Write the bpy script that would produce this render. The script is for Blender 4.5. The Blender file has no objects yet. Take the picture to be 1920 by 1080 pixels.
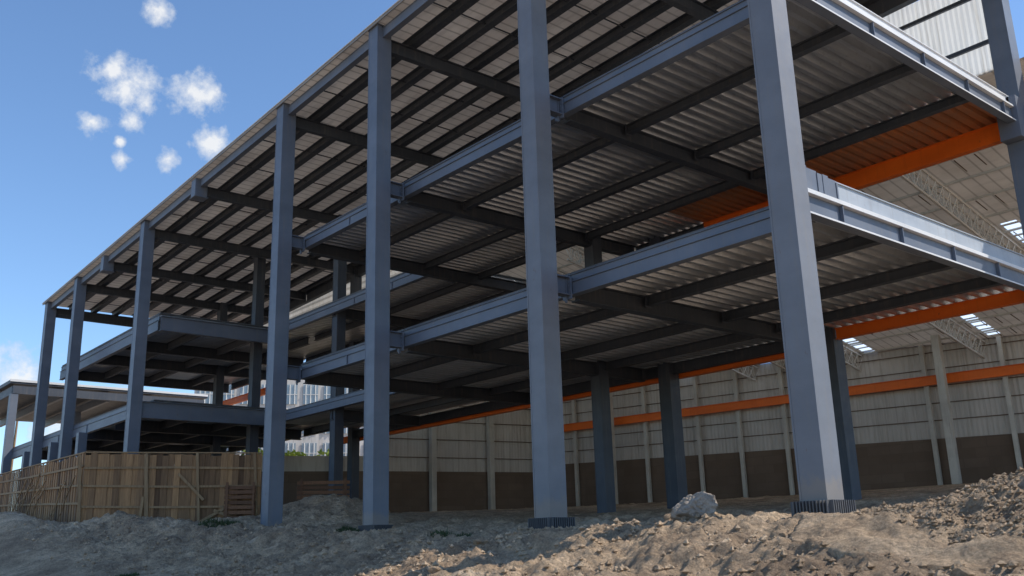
import bpy, math, random
from mathutils import Vector, Matrix, noise
random.seed(7)
scn = bpy.context.scene
col = scn.collection
PI = math.pi

# ---------------------------------------------------------------- materials
def new_mat(name):
    m = bpy.data.materials.new(name); m.use_nodes = True
    nt = m.node_tree; b = nt.nodes['Principled BSDF']
    return m, nt, b
def N(nt, t, **kw):
    n = nt.nodes.new(t)
    for k, v in kw.items():
        if k in n.inputs: n.inputs[k].default_value = v
        else: setattr(n, k, v)
    return n
def ramp(nt, fac, stops):
    r = nt.nodes.new('ShaderNodeValToRGB'); e = r.color_ramp.elements
    while len(e) < len(stops): e.new(0.5)
    for i, (p, c) in enumerate(stops):
        e[i].position = p; e[i].color = (*c, 1) if len(c) == 3 else c
    nt.links.new(fac, r.inputs[0]); return r.outputs[0]
def coords(nt, scale=(1, 1, 1)):
    t = nt.nodes.new('ShaderNodeTexCoord'); mp = nt.nodes.new('ShaderNodeMapping')
    mp.inputs['Scale'].default_value = scale
    nt.links.new(t.outputs['Object'], mp.inputs[0]); return mp.outputs[0]
def noise_n(nt, vec, scale, detail=4, rough=.55):
    n = N(nt, 'ShaderNodeTexNoise', Scale=scale, Detail=detail, Roughness=rough)
    nt.links.new(vec, n.inputs['Vector']); return n.outputs[0]
def bump(nt, b, h, strength=.3, dist=.02):
    bp = N(nt, 'ShaderNodeBump', Strength=strength, Distance=dist)
    nt.links.new(h, bp.inputs['Height']); nt.links.new(bp.outputs[0], b.inputs['Normal'])
    return bp
def mixc(nt, fac, a, b_, mode='MIX'):
    m = nt.nodes.new('ShaderNodeMix'); m.data_type = 'RGBA'; m.blend_type = mode
    for s, v in ((0, fac), (6, a), (7, b_)):
        if isinstance(v, (int, float)): m.inputs[s].default_value = v
        elif isinstance(v, tuple): m.inputs[s].default_value = (*v, 1)
        else: nt.links.new(v, m.inputs[s])
    return m.outputs[2]
def math_n(nt, op, a, b_=0.0, clamp=False):
    m = nt.nodes.new('ShaderNodeMath'); m.operation = op; m.use_clamp = clamp
    for i, v in enumerate((a, b_)):
        if isinstance(v, (int, float)): m.inputs[i].default_value = v
        else: nt.links.new(v, m.inputs[i])
    return m.outputs[0]

def paint(name, c1, c2, rough=.5, streak=True, spec=.4, dust=(.22, .19, .16), dustamt=.35):
    m, nt, b = new_mat(name)
    v = coords(nt)
    base = ramp(nt, noise_n(nt, v, .9, 5, .6), [(.35, c1), (.68, c2)])
    sv = coords(nt, (7, 7, .5))
    d = ramp(nt, noise_n(nt, sv, 1.3, 5, .65), [(.52, (0, 0, 0)), (.78, (dustamt,) * 3)])
    c = mixc(nt, d, base, dust)
    sp = ramp(nt, noise_n(nt, v, 22, 3, .6), [(.66, (0, 0, 0)), (.74, (.45,) * 3)])
    c = mixc(nt, sp, c, (.10, .08, .07))
    rn = noise_n(nt, coords(nt, (2.2, 2.2, .9)), 2.6, 8, .72)
    c = mixc(nt, ramp(nt, rn, [(.655, (0, 0, 0)), (.70, (.75,) * 3)]), c, (.13, .072, .04))
    c = mixc(nt, ramp(nt, noise_n(nt, coords(nt, (.5, .5, 1.6)), 1.1, 4, .5), [(.45, (0, 0, 0)), (.7, (.28,) * 3)]), c, tuple(x * .62 for x in c1))
    if name in ('blue_paint', 'weak_sky_tint_paint'):
        tcx = nt.nodes.new('ShaderNodeTexCoord'); sp3 = nt.nodes.new('ShaderNodeSeparateXYZ'); nt.links.new(tcx.outputs['Object'], sp3.inputs[0])
        hz = math_n(nt, 'ADD', sp3.outputs[2], math_n(nt, 'MULTIPLY', noise_n(nt, coords(nt, (3, 3, 2)), 1.6, 6, .7), -.7))
        c = mixc(nt, ramp(nt, hz, [(0, (.6,) * 3), (.16, (0, 0, 0))]), c, (.24, .205, .17))
    nt.links.new(c, b.inputs['Base Color'])
    b.inputs['Specular IOR Level'].default_value = spec
    r = math_n(nt, 'ADD', math_n(nt, 'MULTIPLY', noise_n(nt, v, 5, 4), .3), rough - .15)
    nt.links.new(r, b.inputs['Roughness'])
    bump(nt, b, noise_n(nt, v, 3.2, 4), .25, .01)
    return m
M = {}
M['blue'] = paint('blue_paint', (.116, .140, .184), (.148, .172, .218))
M['grey_blue'] = paint('weak_sky_tint_paint', (.150, .160, .185), (.185, .198, .225))  # same steel; weaker sky tint of the near columns put into the colour
M['blue_shaded'] = paint('shaded_blue_paint', (.052, .064, .086), (.066, .078, .10), .55)  # shaded copy of the blue paint for inner steel
M['dark'] = paint('shaded_interior_paint', (.044, .054, .070), (.064, .074, .092), .6)  # same paint on interior steel, with its deep shade put into the colour
M['sunlit_blue'] = paint('sunlit_blue_paint', (.34, .38, .43), (.42, .46, .50), .5)  # sunlight on the lower side upstand put into the colour
M['galv_and_sunlit'] = paint('galvanised_and_sunlit_edge', (.62, .63, .64), (.70, .70, .70), .5, dust=(.5, .48, .45), dustamt=.2)  # bare metal; also painted-in sunlight on side beam edges and upper upstand
M['orange'] = paint('orange_paint', (.78, .145, .008), (.88, .180, .012), .5, dust=(.35, .07, .02), dustamt=.25)
M['cream'] = paint('cream_paint', (.52, .49, .44), (.64, .61, .55), .6, dust=(.22, .18, .14), dustamt=.45)
M['truss'] = paint('truss_paint', (.62, .60, .56), (.70, .68, .64), .5, dust=(.5, .47, .42), dustamt=.2)
M['formwork'] = paint('grey_formwork', (.06, .065, .075), (.12, .12, .12), .6, dust=(.25, .22, .18), dustamt=.5)

def deck_mat():
    m, nt, b = new_mat('galvanised_deck')
    v = coords(nt)
    a = ramp(nt, noise_n(nt, coords(nt, (4, .35, 1)), 1.6, 6, .72), [(.3, (.44, .465, .50)), (.7, (.66, .69, .73))])
    c = mixc(nt, ramp(nt, noise_n(nt, v, 6, 4), [(.58, (0, 0, 0)), (.8, (.4,) * 3)]), a, (.16, .15, .14))
    nt.links.new(c, b.inputs['Base Color'])
    b.inputs['Metallic'].default_value = .7; b.inputs['Roughness'].default_value = .33
    bump(nt, b, noise_n(nt, v, 9, 3), .2, .01)
    return m
M['deck'] = deck_mat()

def roof_mat(name, ca, cb, trans, seam_dir='Y'):
    m, nt, b = new_mat(name)
    v = coords(nt)
    base = ramp(nt, noise_n(nt, v, .45, 5, .6), [(.3, ca), (.7, cb)])
    w = N(nt, 'ShaderNodeTexWave', Scale=.8, Distortion=.3); w.bands_direction = 'X'
    nt.links.new(v, w.inputs['Vector'])
    st = ramp(nt, w.outputs[1], [(.0, (.62,) * 3), (.10, (1, 1, 1))])
    c = mixc(nt, 1.0, base, st, 'MULTIPLY')
    c = mixc(nt, ramp(nt, noise_n(nt, coords(nt, (.35, 2.4, 1)), 1.4, 5, .7), [(.5, (0, 0, 0)), (.8, (.5,) * 3)]), c, tuple(x * .55 for x in ca))
    nt.links.new(c, b.inputs['Base Color']); b.inputs['Roughness'].default_value = .65
    b.inputs['Specular IOR Level'].default_value = .25
    if trans:
        t = nt.nodes.new('ShaderNodeBsdfTranslucent'); nt.links.new(c, t.inputs[0])
        mx = nt.nodes.new('ShaderNodeMixShader'); mx.inputs[0].default_value = trans
        nt.links.new(b.outputs[0], mx.inputs[1]); nt.links.new(t.outputs[0], mx.inputs[2])
        nt.links.new(mx.outputs[0], nt.nodes['Material Output'].inputs[0])
    return m
M['roof'] = roof_mat('roof_liner', (.62, .575, .53), (.80, .755, .70), .30)
M['ceiling'] = roof_mat('warehouse_liner', (.46, .40, .33), (.60, .54, .46), .10)
M['fascia'] = paint('fascia_metal', (.24, .22, .20), (.32, .30, .27), .5)

def clad_mat(name, ca, cb, freq, trans=0):
    m, nt, b = new_mat(name)
    v = coords(nt)
    base = ramp(nt, noise_n(nt, coords(nt, (1, 1, .3)), .7, 5, .65), [(.3, ca), (.7, cb)])
    st = ramp(nt, noise_n(nt, coords(nt, (6, 6, .25)), 1.2, 5, .7), [(.5, (1, 1, 1)), (.75, (.66, .62, .56))])
    c = mixc(nt, 1.0, base, st, 'MULTIPLY')
    nt.links.new(c, b.inputs['Base Color']); b.inputs['Roughness'].default_value = .6
    if trans:
        t = nt.nodes.new('ShaderNodeBsdfTranslucent'); nt.links.new(c, t.inputs[0])
        mx = nt.nodes.new('ShaderNodeMixShader'); mx.inputs[0].default_value = trans
        nt.links.new(b.outputs[0], mx.inputs[1]); nt.links.new(t.outputs[0], mx.inputs[2])
        nt.links.new(mx.outputs[0], nt.nodes['Material Output'].inputs[0])
    return m
M['beige'] = clad_mat('beige_cladding', (.50, .46, .415), (.64, .595, .54), 6)
M['white_clad'] = clad_mat('white_cladding', (.68, .68, .66), (.82, .82, .80), 6, .55)
M['ribbed'] = clad_mat('ribbed_translucent', (.42, .39, .34), (.70, .66, .60), 6, .35)
M['white'] = clad_mat('white_render', (.68, .67, .64), (.8, .79, .76), 6)

def block_mat():
    m, nt, b = new_mat('brown_blockwork')
    v = coords(nt)
    # block joints along the wall run in the object's own x / z
    t = nt.nodes.new('ShaderNodeTexCoord'); s = nt.nodes.new('ShaderNodeSeparateXYZ'); cb = nt.nodes.new('ShaderNodeCombineXYZ')
    nt.links.new(t.outputs['Object'], s.inputs[0])
    nt.links.new(math_n(nt, 'SUBTRACT', s.outputs[0], s.outputs[1]), cb.inputs[0]); nt.links.new(s.outputs[2], cb.inputs[1])
    br = N(nt, 'ShaderNodeTexBrick', Scale=1.0)
    br.inputs['Color1'].default_value = (.165, .115, .082, 1); br.inputs['Color2'].default_value = (.20, .142, .105, 1)
    br.inputs['Mortar'].default_value = (.155, .112, .084, 1)
    br.inputs['Brick Width'].default_value = .8; br.inputs['Row Height'].default_value = .4; br.inputs['Mortar Size'].default_value = .015
    nt.links.new(cb.outputs[0], br.inputs['Vector'])
    c = mixc(nt, ramp(nt, noise_n(nt, v, .6, 6, .7), [(.35, (0, 0, 0)), (.7, (.6,) * 3)]), br.outputs[0], (.12, .085, .063))
    nt.links.new(c, b.inputs['Base Color']); b.inputs['Roughness'].default_value = .9
    return m
M['block'] = block_mat()

def wood_mat(name, ca, cb):
    m, nt, b = new_mat(name)
    at = N(nt, 'ShaderNodeAttribute'); at.attribute_name = 'tone'
    g = noise_n(nt, coords(nt, (9, 9, .6)), 2.2, 6, .7)
    c = ramp(nt, g, [(.3, ca), (.7, cb)])
    tone = ramp(nt, at.outputs['Fac'], [(0, (.38, .34, .32)), (.5, (.85, .8, .74)), (1, (1.25, 1.15, 1.0))])
    c = mixc(nt, 1.0, c, tone, 'MULTIPLY')
    nt.links.new(c, b.inputs['Base Color']); b.inputs['Roughness'].default_value = .85
    bump(nt, b, g, .5, .02)
    return m
M['wood'] = wood_mat('weathered_boards', (.22, .128, .066), (.42, .265, .145))
M['wood_rail'] = wood_mat('pale_rail', (.22, .15, .09), (.38, .28, .17))
M['wood_red'] = wood_mat('brown_slats', (.17, .09, .055), (.25, .14, .085))

def dirt_mat(name, light=1.0):
    m, nt, b = new_mat(name)
    v = coords(nt)
    big = ramp(nt, noise_n(nt, v, .35, 6, .62), [(.32, (.31, .25, .20)), (.5, (.47, .385, .30)), (.68, (.66, .56, .45))])
    mid = ramp(nt, noise_n(nt, v, 2.4, 6, .7), [(.3, (.55, .53, .52)), (.7, (1.18, 1.15, 1.1))])
    c = mixc(nt, 1.0, big, mid, 'MULTIPLY')
    fine = ramp(nt, noise_n(nt, v, 24, 5, .75), [(.3, (.5, .48, .46)), (.62, (1.15, 1.15, 1.15))])
    c = mixc(nt, .8, c, fine, 'MULTIPLY')
    c = mixc(nt, ramp(nt, noise_n(nt, v, 1.1, 5, .6), [(.62, (0, 0, 0)), (.72, (.55,) * 3)]), c, (.62, .55, .46))
    c = mixc(nt, 1.0, c, (light * 1.06, light * .985, light * .88), 'MULTIPLY')
    nt.links.new(c, b.inputs['Base Color']); b.inputs['Roughness'].default_value = .95
    b.inputs['Specular IOR Level'].default_value = .15
    vo = N(nt, 'ShaderNodeTexVoronoi', Scale=11.0); nt.links.new(v, vo.inputs['Vector'])
    h = math_n(nt, 'ADD', noise_n(nt, v, 14, 8, .8), math_n(nt, 'MULTIPLY', vo.outputs[0], -.5))
    bump(nt, b, h, 1.0, .11)
    return m
M['dirt'] = dirt_mat('dirt', 1.32)
M['heap'] = dirt_mat('heap_dirt', 1.30)
M['stone'] = dirt_mat('stone', 1.5)
def pale_rock():
    m, nt, b = new_mat('pale_rock'); v = coords(nt)
    c = ramp(nt, noise_n(nt, v, 3.5, 6, .7), [(.3, (.24, .195, .155)), (.55, (.36, .30, .24)), (.75, (.52, .45, .37))])
    nt.links.new(c, b.inputs['Base Color']); b.inputs['Roughness'].default_value = .9
    bump(nt, b, noise_n(nt, v, 9, 7, .75), .9, .06); return m
M['rock'] = pale_rock()
def leaf(name, ca, cb):
    m, nt, b = new_mat(name); v = coords(nt)
    c = ramp(nt, noise_n(nt, v, 4, 4, .6), [(.3, ca), (.7, cb)])
    nt.links.new(c, b.inputs['Base Color']); b.inputs['Roughness'].default_value = .6
    t = nt.nodes.new('ShaderNodeBsdfTranslucent'); nt.links.new(c, t.inputs[0])
    mx = nt.nodes.new('ShaderNodeMixShader'); mx.inputs[0].default_value = .3
    nt.links.new(b.outputs[0], mx.inputs[1]); nt.links.new(t.outputs[0], mx.inputs[2])
    nt.links.new(mx.outputs[0], nt.nodes['Material Output'].inputs[0]); return m
M['weed'] = leaf('weed_leaves', (.03, .055, .02), (.07, .10, .035))
M['hedge'] = leaf('hedge_leaves', (.13, .20, .03), (.34, .40, .07))
M['bark'] = wood_mat('bark', (.12, .09, .07), (.2, .16, .12))
def glass():
    m, nt, b = new_mat('window_glass')
    b.inputs['Base Color'].default_value = (.30, .34, .36, 1); b.inputs['Roughness'].default_value = .25
    b.inputs['Metallic'].default_value = .2; return m
M['glass'] = glass()
def skylight():
    m, nt, b = new_mat('skylight_sheet')
    t = nt.nodes.new('ShaderNodeBsdfTranslucent'); t.inputs[0].default_value = (.72, .84, .95, 1)
    mx = nt.nodes.new('ShaderNodeMixShader'); mx.inputs[0].default_value = .8
    b.inputs['Base Color'].default_value = (.7, .8, .88, 1); b.inputs['Roughness'].default_value = .3
    nt.links.new(b.outputs[0], mx.inputs[1]); nt.links.new(t.outputs[0], mx.inputs[2])
    nt.links.new(mx.outputs[0], nt.nodes['Material Output'].inputs[0]); return m
M['skylight'] = skylight()

# ---------------------------------------------------------------- helpers
ROOT = {}
class MB:
    def __init__(s): s.v = []; s.f = []; s.t = []
    def box(s, x0, x1, y0, y1, z0, z1, tone=.5):
        if x0 > x1: x0, x1 = x1, x0
        if y0 > y1: y0, y1 = y1, y0
        k = len(s.v)
        s.v += [Vector(p) for p in ((x0,y0,z0),(x1,y0,z0),(x1,y1,z0),(x0,y1,z0),(x0,y0,z1),(x1,y0,z1),(x1,y1,z1),(x0,y1,z1))]
        s.f += [tuple(k+i for i in q) for q in ((0,3,2,1),(4,5,6,7),(0,1,5,4),(1,2,6,5),(2,3,7,6),(3,0,4,7))]
        s.t += [tone] * 6; return s
    def bar(s, a, b, w, h, up=(0, 0, 1), tone=.5, off=(0, 0)):
        """box from a to b; w across, h along up; off shifts the section (across, up)"""
        a = Vector(a); b = Vector(b); d = (b - a).normalized(); up = Vector(up)
        x = d.cross(up)
        if x.length < 1e-4: x = d.cross(Vector((1, 0, 0)))
        x.normalize(); u = x.cross(d).normalized()
        k = len(s.v)
        for p in (a, b):
            for sx, su in ((-1,-1),(1,-1),(1,1),(-1,1)):
                s.v.append(p + x * (sx * w / 2 + off[0]) + u * (su * h / 2 + off[1]))
        s.f += [tuple(k+i for i in q) for q in ((3,2,1,0),(4,5,6,7),(0,1,5,4),(1,2,6,5),(2,3,7,6),(3,0,4,7))]
        s.t += [tone] * 6; return s
    def ibeam(s, a, b, bot, top, fw=.2, tf=.022, tw=.014):
        """I section along a-b (x, y pairs); vertical span bot..top (numbers or pairs)"""
        bo = bot if isinstance(bot, tuple) else (bot, bot); to = top if isinstance(top, tuple) else (top, top)
        A = lambda p, z: (p[0], p[1], z)
        s.bar(A(a, bo[0] + tf/2), A(b, bo[1] + tf/2), fw, tf)
        s.bar(A(a, to[0] - tf/2), A(b, to[1] - tf/2), fw, tf)
        s.bar(A(a, (bo[0] + to[0]) / 2), A(b, (bo[1] + to[1]) / 2), tw, to[0] - bo[0] - 2*tf + .004)
        return s
    def tube(s, pts, r0, r1=None, n=6, tone=.5):
        r1 = r0 if r1 is None else r1; k0 = len(s.v); m = len(pts)
        for i, p in enumerate(pts):
            p = Vector(p); q = Vector(pts[min(i+1, m-1)]) - Vector(pts[max(i-1, 0)]); q.normalize()
            x = q.orthogonal().normalized(); y = q.cross(x); r = r0 + (r1 - r0) * i / max(1, m-1)
            for j in range(n):
                a = 2*PI*j/n; s.v.append(p + x*math.cos(a)*r + y*math.sin(a)*r)
        for i in range(m-1):
            for j in range(n):
                s.f.append((k0+i*n+j, k0+i*n+(j+1)%n, k0+(i+1)*n+(j+1)%n, k0+(i+1)*n+j)); s.t.append(tone)
        s.f.append(tuple(k0+j for j in reversed(range(n)))); s.f.append(tuple(k0+(m-1)*n+j for j in range(n))); s.t += [tone]*2
        return s
    def quad(s, *p, tone=.5):
        k = len(s.v); s.v += [Vector(q) for q in p]; s.f.append(tuple(range(k, k+len(p)))); s.t.append(tone); return s
    def build(s, name, mat, parent=None, bevel=0, smooth=False):
        o0 = ROOT.get(parent.name, Vector((0, 0, 0))) if parent else None
        if parent is None:
            xs = [v.x for v in s.v]; ys = [v.y for v in s.v]; zs = [v.z for v in s.v]
            o0 = Vector(((min(xs)+max(xs))/2, (min(ys)+max(ys))/2, min(zs)))
        me = bpy.data.meshes.new(name); me.from_pydata([v - o0 for v in s.v], [], s.f); me.update()
        at = me.attributes.new('tone', 'FLOAT', 'FACE'); at.data.foreach_set('value', s.t)
        if smooth: me.polygons.foreach_set('use_smooth', [True]*len(me.polygons))
        me.materials.append(M[mat])
        o = bpy.data.objects.new(name, me); col.objects.link(o)
        if parent: o.parent = parent
        else: o.location = o0
        ROOT[o.name] = o0
        if bevel:
            bm = o.modifiers.new('edge', 'BEVEL'); bm.width = bevel; bm.segments = 1; bm.limit_method = 'ANGLE'
        return o
def tag(o, label=None, cat=None, group=None, kind=None):
    if label: o['label'] = label
    if cat: o['category'] = cat
    if group: o['group'] = group
    if kind: o['kind'] = kind
    return o
def empty(name, loc, label, cat, group=None):
    o = bpy.data.objects.new(name, None); col.objects.link(o); o.location = loc
    o.empty_display_size = .3; ROOT[o.name] = Vector(loc)
    return tag(o, label, cat, group)
def sstep(a, b, x):
    t = max(0, min(1, (x - a) / (b - a))); return t*t*(3 - 2*t)
def interp(x, pts):
    if x <= pts[0][0]: return pts[0][1]
    for (a, va), (b, vb) in zip(pts, pts[1:]):
        if x <= b: return va + (vb - va) * (x - a) / (b - a)
    return pts[-1][1]

# ---------------------------------------------------------------- ground
BASE = [(-90, 1.2), (-60, 1.25), (-42, 1.0), (-30, .45), (-26, .25), (-18, -.20), (-12.5, -.54), (-6, -.70), (0, -.74), (12, -.74)]
def base_h(x, y):
    b = interp(x, BASE)
    if y >= 0: h = b + (.95 - b) * min(y, 26) / 26
    else:
        k = sstep(interp(x, [(-28, -4.6), (-16, -.3)]), interp(x, [(-28, -11), (-16, -6.5)]), y); h = b * (1 - k) + (-1.5) * k
        h -= .10 * sstep(0, -1.5, y)
    return h
LUMPS = [  # x, y, rx, ry, height
    (-3.2, -1.9, 1.0, .55, .20), (-4.6, -2.3, 1.3, .6, .17), (-1.3, -1.9, 1.1, .55, .22), (.2, -2.2, 1.2, .6, .16),
    (-7.6, -1.9, 1.3, .6, .17), (-10.2, -1.3, 1.0, .7, .22), (-9.4, -2.2, .8, .5, .17), (-12.2, -1.9, 1.5, .6, .15),
    (-14.6, -1.5, 1.6, .7, .25), (-17.5, -2.1, 1.8, .8, .22), (-21, -2.2, 2.0, .8, .30), (-24, -2.6, 1.6, .7, .32),
    (-20.2, -.2, 1.3, .9, .25), (-28, -4.6, 2.2, .9, .30), (-32, -4.4, 3.0, 1.0, .30), (-37, -4.4, 3, 1, .35), (1.7, -2.0, 1.0, .8, .12),
    (-6.6, -3.0, .9, .4, .12), (-2.2, -3.4, 1.1, .4, .10), (.9, -3.4, 1.3, .5, .12), (-5, -.9, .9, .5, .10), (-1.7, -.9, .7, .4, .10),
    (2.3, 1.4, 1.6, 1.0, .14),
    (-1.6, -.9, .9, .5, .16), (-.4, -2.9, .6, .4, .16), (1.7, -2.8, .8, .45, .14), (-2.5, -2.7, .6, .35, .14), (.5, -3.6, .5, .3, -.16), (-1.3, -3.3, .5, .3, -.16), (-3.4, -2.8, .5, .3, -.15), (2.4, -3.5, .7, .35, .12), (-4.6, -3.3, .7, .3, .10)]
def clod(x, y):
    t = noise.turbulence(Vector((x*5.2, y*5.2, 2.2)), 4, True)
    return (t - .55) * .085
def ground_h(x, y, fine=True):
    h = base_h(x, y)
    if -60 < x < 16 and -16 < y < 26:
        for lx, ly, rx, ry, a in LUMPS:
            q = ((x-lx)/rx)**2 + ((y-ly)/ry)**2
            if q < 6: h += a * math.exp(-q)
        amp = sstep(-16, -11, y) * (1 - .55 * sstep(1, 9, y)) * (1 - sstep(20, 25, y)); road = 1 - sstep(-5.6, -3.6, y) * .0
        flat = sstep(-5.6, -3.7, y)
        for cx_ in (0.0, -6.05, -12.48):
            dd_ = math.hypot(x-cx_, y)
            if dd_ < 1.1: amp *= sstep(.45, 1.1, dd_)*.9+.1
        n1 = noise.fractal(Vector((x*.8, y*.9, 3.1)), 1.0, 2.0, 3)
        h += n1 * .12 * amp * (.2 + .8 * flat)
        if fine:
            n2 = noise.turbulence(Vector((x*2.6, y*2.6, 7.7)), 4, False)
            n3 = noise.noise(Vector((x*9, y*9, 1.7)))
            h += ((n2 - .35) * .11 + clod(x, y) + n3 * .02 + abs(noise.noise(Vector((x*4.3, y*4.3, 4.4)))) * -.07 + noise.noise(Vector((x*17, y*17, 8))) * .012) * amp * (.10 + .90 * flat)
    return h
def axis(segs):
    out = [segs[0][0]]
    for a, b, d in segs:
        n = max(1, round((b - a) / d))
        out += [a + (b - a) * (i + 1) / n for i in range(n)]
    return out
def sheet(name, xs, ys, fn, mat):
    nx, ny = len(xs), len(ys)
    vs = [(x, y, fn(x, y)) for y in ys for x in xs]
    fs = [(j*nx+i, j*nx+i+1, (j+1)*nx+i+1, (j+1)*nx+i) for j in range(ny-1) for i in range(nx-1)]
    me = bpy.data.meshes.new(name); me.from_pydata(vs, [], fs); me.update()
    me.polygons.foreach_set('use_smooth', [True]*len(me.polygons))
    me.materials.append(M[mat]); o = bpy.data.objects.new(name, me); col.objects.link(o); return o
xs = axis([(-1500, -300, 200), (-300, -90, 30), (-90, -46, 2), (-46, -26, .16), (-26, -14, .09), (-14, 7, .04), (7, 14, .2), (14, 60, 6), (60, 300, 40), (300, 1500, 200)])
ys = axis([(-1500, -300, 200), (-300, -40, 30), (-40, -16, 3), (-16, -9, .25), (-9, -5.5, .08), (-5.5, .8, .036), (.8, 5, .12), (5, 26, .3), (26, 28, 1), (28, 100, 8), (100, 300, 40), (300, 1500, 200)])
tag(sheet('ground', xs, ys, ground_h, 'dirt'), kind='structure')

# ---------------------------------------------------------------- the steel building
X = [0.0, -6.05, -12.48, -18.14, -25.2, -30.6, -35.72, -39.7, -44.74]
Wd = 10.16; E0 = .77
L1, B1, L2, B2 = 4.59, 4.14, 8.77, 8.34
def HR(x): return 13.66 + .034 * x
bld = empty('steel_building', (0, 0, -.6), 'large unfinished building frame of blue steel columns carrying two open floors under a long roof', 'building')
CW = .23
def column(x, y, z0, z1, mat='blue', w=CW, collar=0, cap=False, zt=-.46):
    m = MB()
    m.box(x-w, x+w, y-w, y+w, z0, z1)
    # cover plates stand a little proud, so the two seams of the built-up box read on each face
    c = m.build('column', mat, bld, bevel=.008)
    s = MB()
    for sx in (-1, 1):
        s.box(x+sx*(w+.004), x+sx*(w-.03), y-w-.006, y-w+.02, z0, z1-.01)
    s.build('seam_plate', mat, c)
    if cap:
        q = MB(); q.box(x-w-.03, x+w+.03, y-w-.03, y+w+.03, z1+.002, z1+.03); q.build('cap_plate', mat, c)
    if collar:
        r = collar; q = MB(); n = 11; zb = zt - .55
        ring = []
        for (ax, ay, bx, by) in ((-r,-r,r,-r),(r,-r,r,r),(r,r,-r,r),(-r,r,-r,-r)):
            for i in range(n):
                for k, o in ((0,0),(.28,0),(.42,.05),(.78,.05),(.92,0)):
                    t = (i + k) / n; px, py = ax+(bx-ax)*t, ay+(by-ay)*t
                    nx_, ny_ = (by-ay)/(2*r), -(bx-ax)/(2*r)
                    ring.append((px+nx_*o, py+ny_*o))
        m2 = len(ring)
        for i in range(m2):
            a, b_ = ring[i], ring[(i+1) % m2]
            q.quad((x+a[0], y+a[1], zb), (x+b_[0], y+b_[1], zb), (x+b_[0], y+b_[1], zt), (x+a[0], y+a[1], zt))
        # packed earth inside
        q.quad((x-r+.01, y-r+.01, zt-.03), (x+r-.01, y-r+.01, zt-.03), (x+r-.01, y+r-.01, zt-.03), (x-r+.01, y+r-.01, zt-.03))
        q.build('base_collar', 'formwork', c)
    return c
column(X[0], 0, -1.3, HR(0), 'grey_blue', collar=.31, zt=-.49)
column(X[1], 0, -1.33, HR(X[1]), 'grey_blue', collar=.31, zt=-.49)
column(X[2], 0, -1.25, HR(X[2]), cap=True, collar=.29, zt=-.40)
column(X[3], 0, -.8, HR(X[3]), cap=True)
column(X[5], 0, -.2, HR(X[5]), cap=True)
column(X[7], 0, .2, HR(X[7]), cap=True)
column(X[8], 0, .2, HR(X[8]), cap=True)
for x in (X[4], X[6]):      # hanging brackets where the rafter comes in without a column
    q = MB(); q.box(x-.2, x+.2, -.24, .24, HR(x)-.72, HR(x)-.02); q.box(x-.26, x+.26, -.27, .27, HR(x)-.76, HR(x)-.722)
    q.build('eave_bracket', 'blue', bld, bevel=.01)
# second row of columns
for (x, y, top, mt) in ((0, Wd, 13.2, 'blue'), (-5.65, Wd, 13.2, 'blue_shaded'), (-11.45, Wd, 13, 'blue_shaded'), (-12.48, 8.1, 12.9, 'blue_shaded'),
                        (X[4], 6.12, 12.6, 'blue_shaded'), (-31.7, 5.6, 12.4, 'blue_shaded'), (-30.7, Wd, 12.4, 'blue_shaded'), (X[7], 7.3, 12.1, 'blue_shaded')):
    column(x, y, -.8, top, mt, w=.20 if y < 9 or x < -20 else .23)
for x in (-37.28, -41.68, -46.48):      # short posts under the far first floor
    q = MB(); q.box(x-.19, x+.19, -.19, .19, .2, 4.515); q.build('post', 'blue', bld, bevel=.008)

def front_beam(xa, xb, y, bot, top, mat='blue', stiff=()):
    """edge beam facing the viewer: flat web, thin flanges, set-back upstand on top"""
    d = top - bot; zt = bot + d * .66
    m = MB()
    m.box(xa, xb, y, y+.02, bot+.02, zt-.02)
    m.box(xa, xb, y-.035, y+.16, bot, bot+.018)
    m.box(xa, xb, y-.035, y+.16, zt-.018, zt)
    for s in stiff: m.box(s-.012, s+.012, y-.032, y-.001, bot+.02, zt-.02)
    b = m.build('edge_beam', mat, bld, bevel=.003)
    u = MB(); u.box(xa, xb, y+.035, y+.05, zt+.001, top); u.box(xa, xb, y+.0, y+.05, top+.001, top+.012)
    u.build('deck_edge_trim', mat, b)
def gusset(x, y, bot, top):
    m = MB(); m.box(x-.13, x+.13, y-.075, y-.04, bot-.1, top-.05)
    m.box(x-.02, x+.02, y-.12, y-.077, bot-.17, top-.09)
    for k in range(4): m.box(x+.05, x+.08, y-.095, y-.077, bot+.02+k*.08, bot+.05+k*.08)
    m.build('bolted_joint', 'blue', bld)
for bot, top in ((B1, L1), (B2, L2)):
    for i in range(3):
        st = [X[i+1] + (X[i]-X[i+1]) * k for k in ((.5,) if i == 2 else ())]
        front_beam(X[i+1]+.004, X[i]-.004-(.12 if i == 0 else 0), E0, bot, top, stiff=st)
    for i in (1, 2, 3):
        m = MB(); m.ibeam((X[i], CW), (X[i], E0-.002), bot-.02, top-.06, fw=.22); m.build('bracket_beam', 'blue', bld)
        gusset(X[i], E0, bot, top)
# back edge of the open bay
VY = 5.7
front_beam(X[5], X[3]-.1, VY, 4.42, 4.87, stiff=(-22.2,))
front_beam(X[5], X[3]-.1, VY, B2-.02, L2, stiff=(-23.3, -20.6))
# wing
front_beam(X[8], X[5]-.2, E0, 8.1, 8.78, stiff=())
front_beam(-50.7, X[5]-.2, .2, 4.52, 5.12, stiff=(-37.28, -41.68, -46.48))

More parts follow.
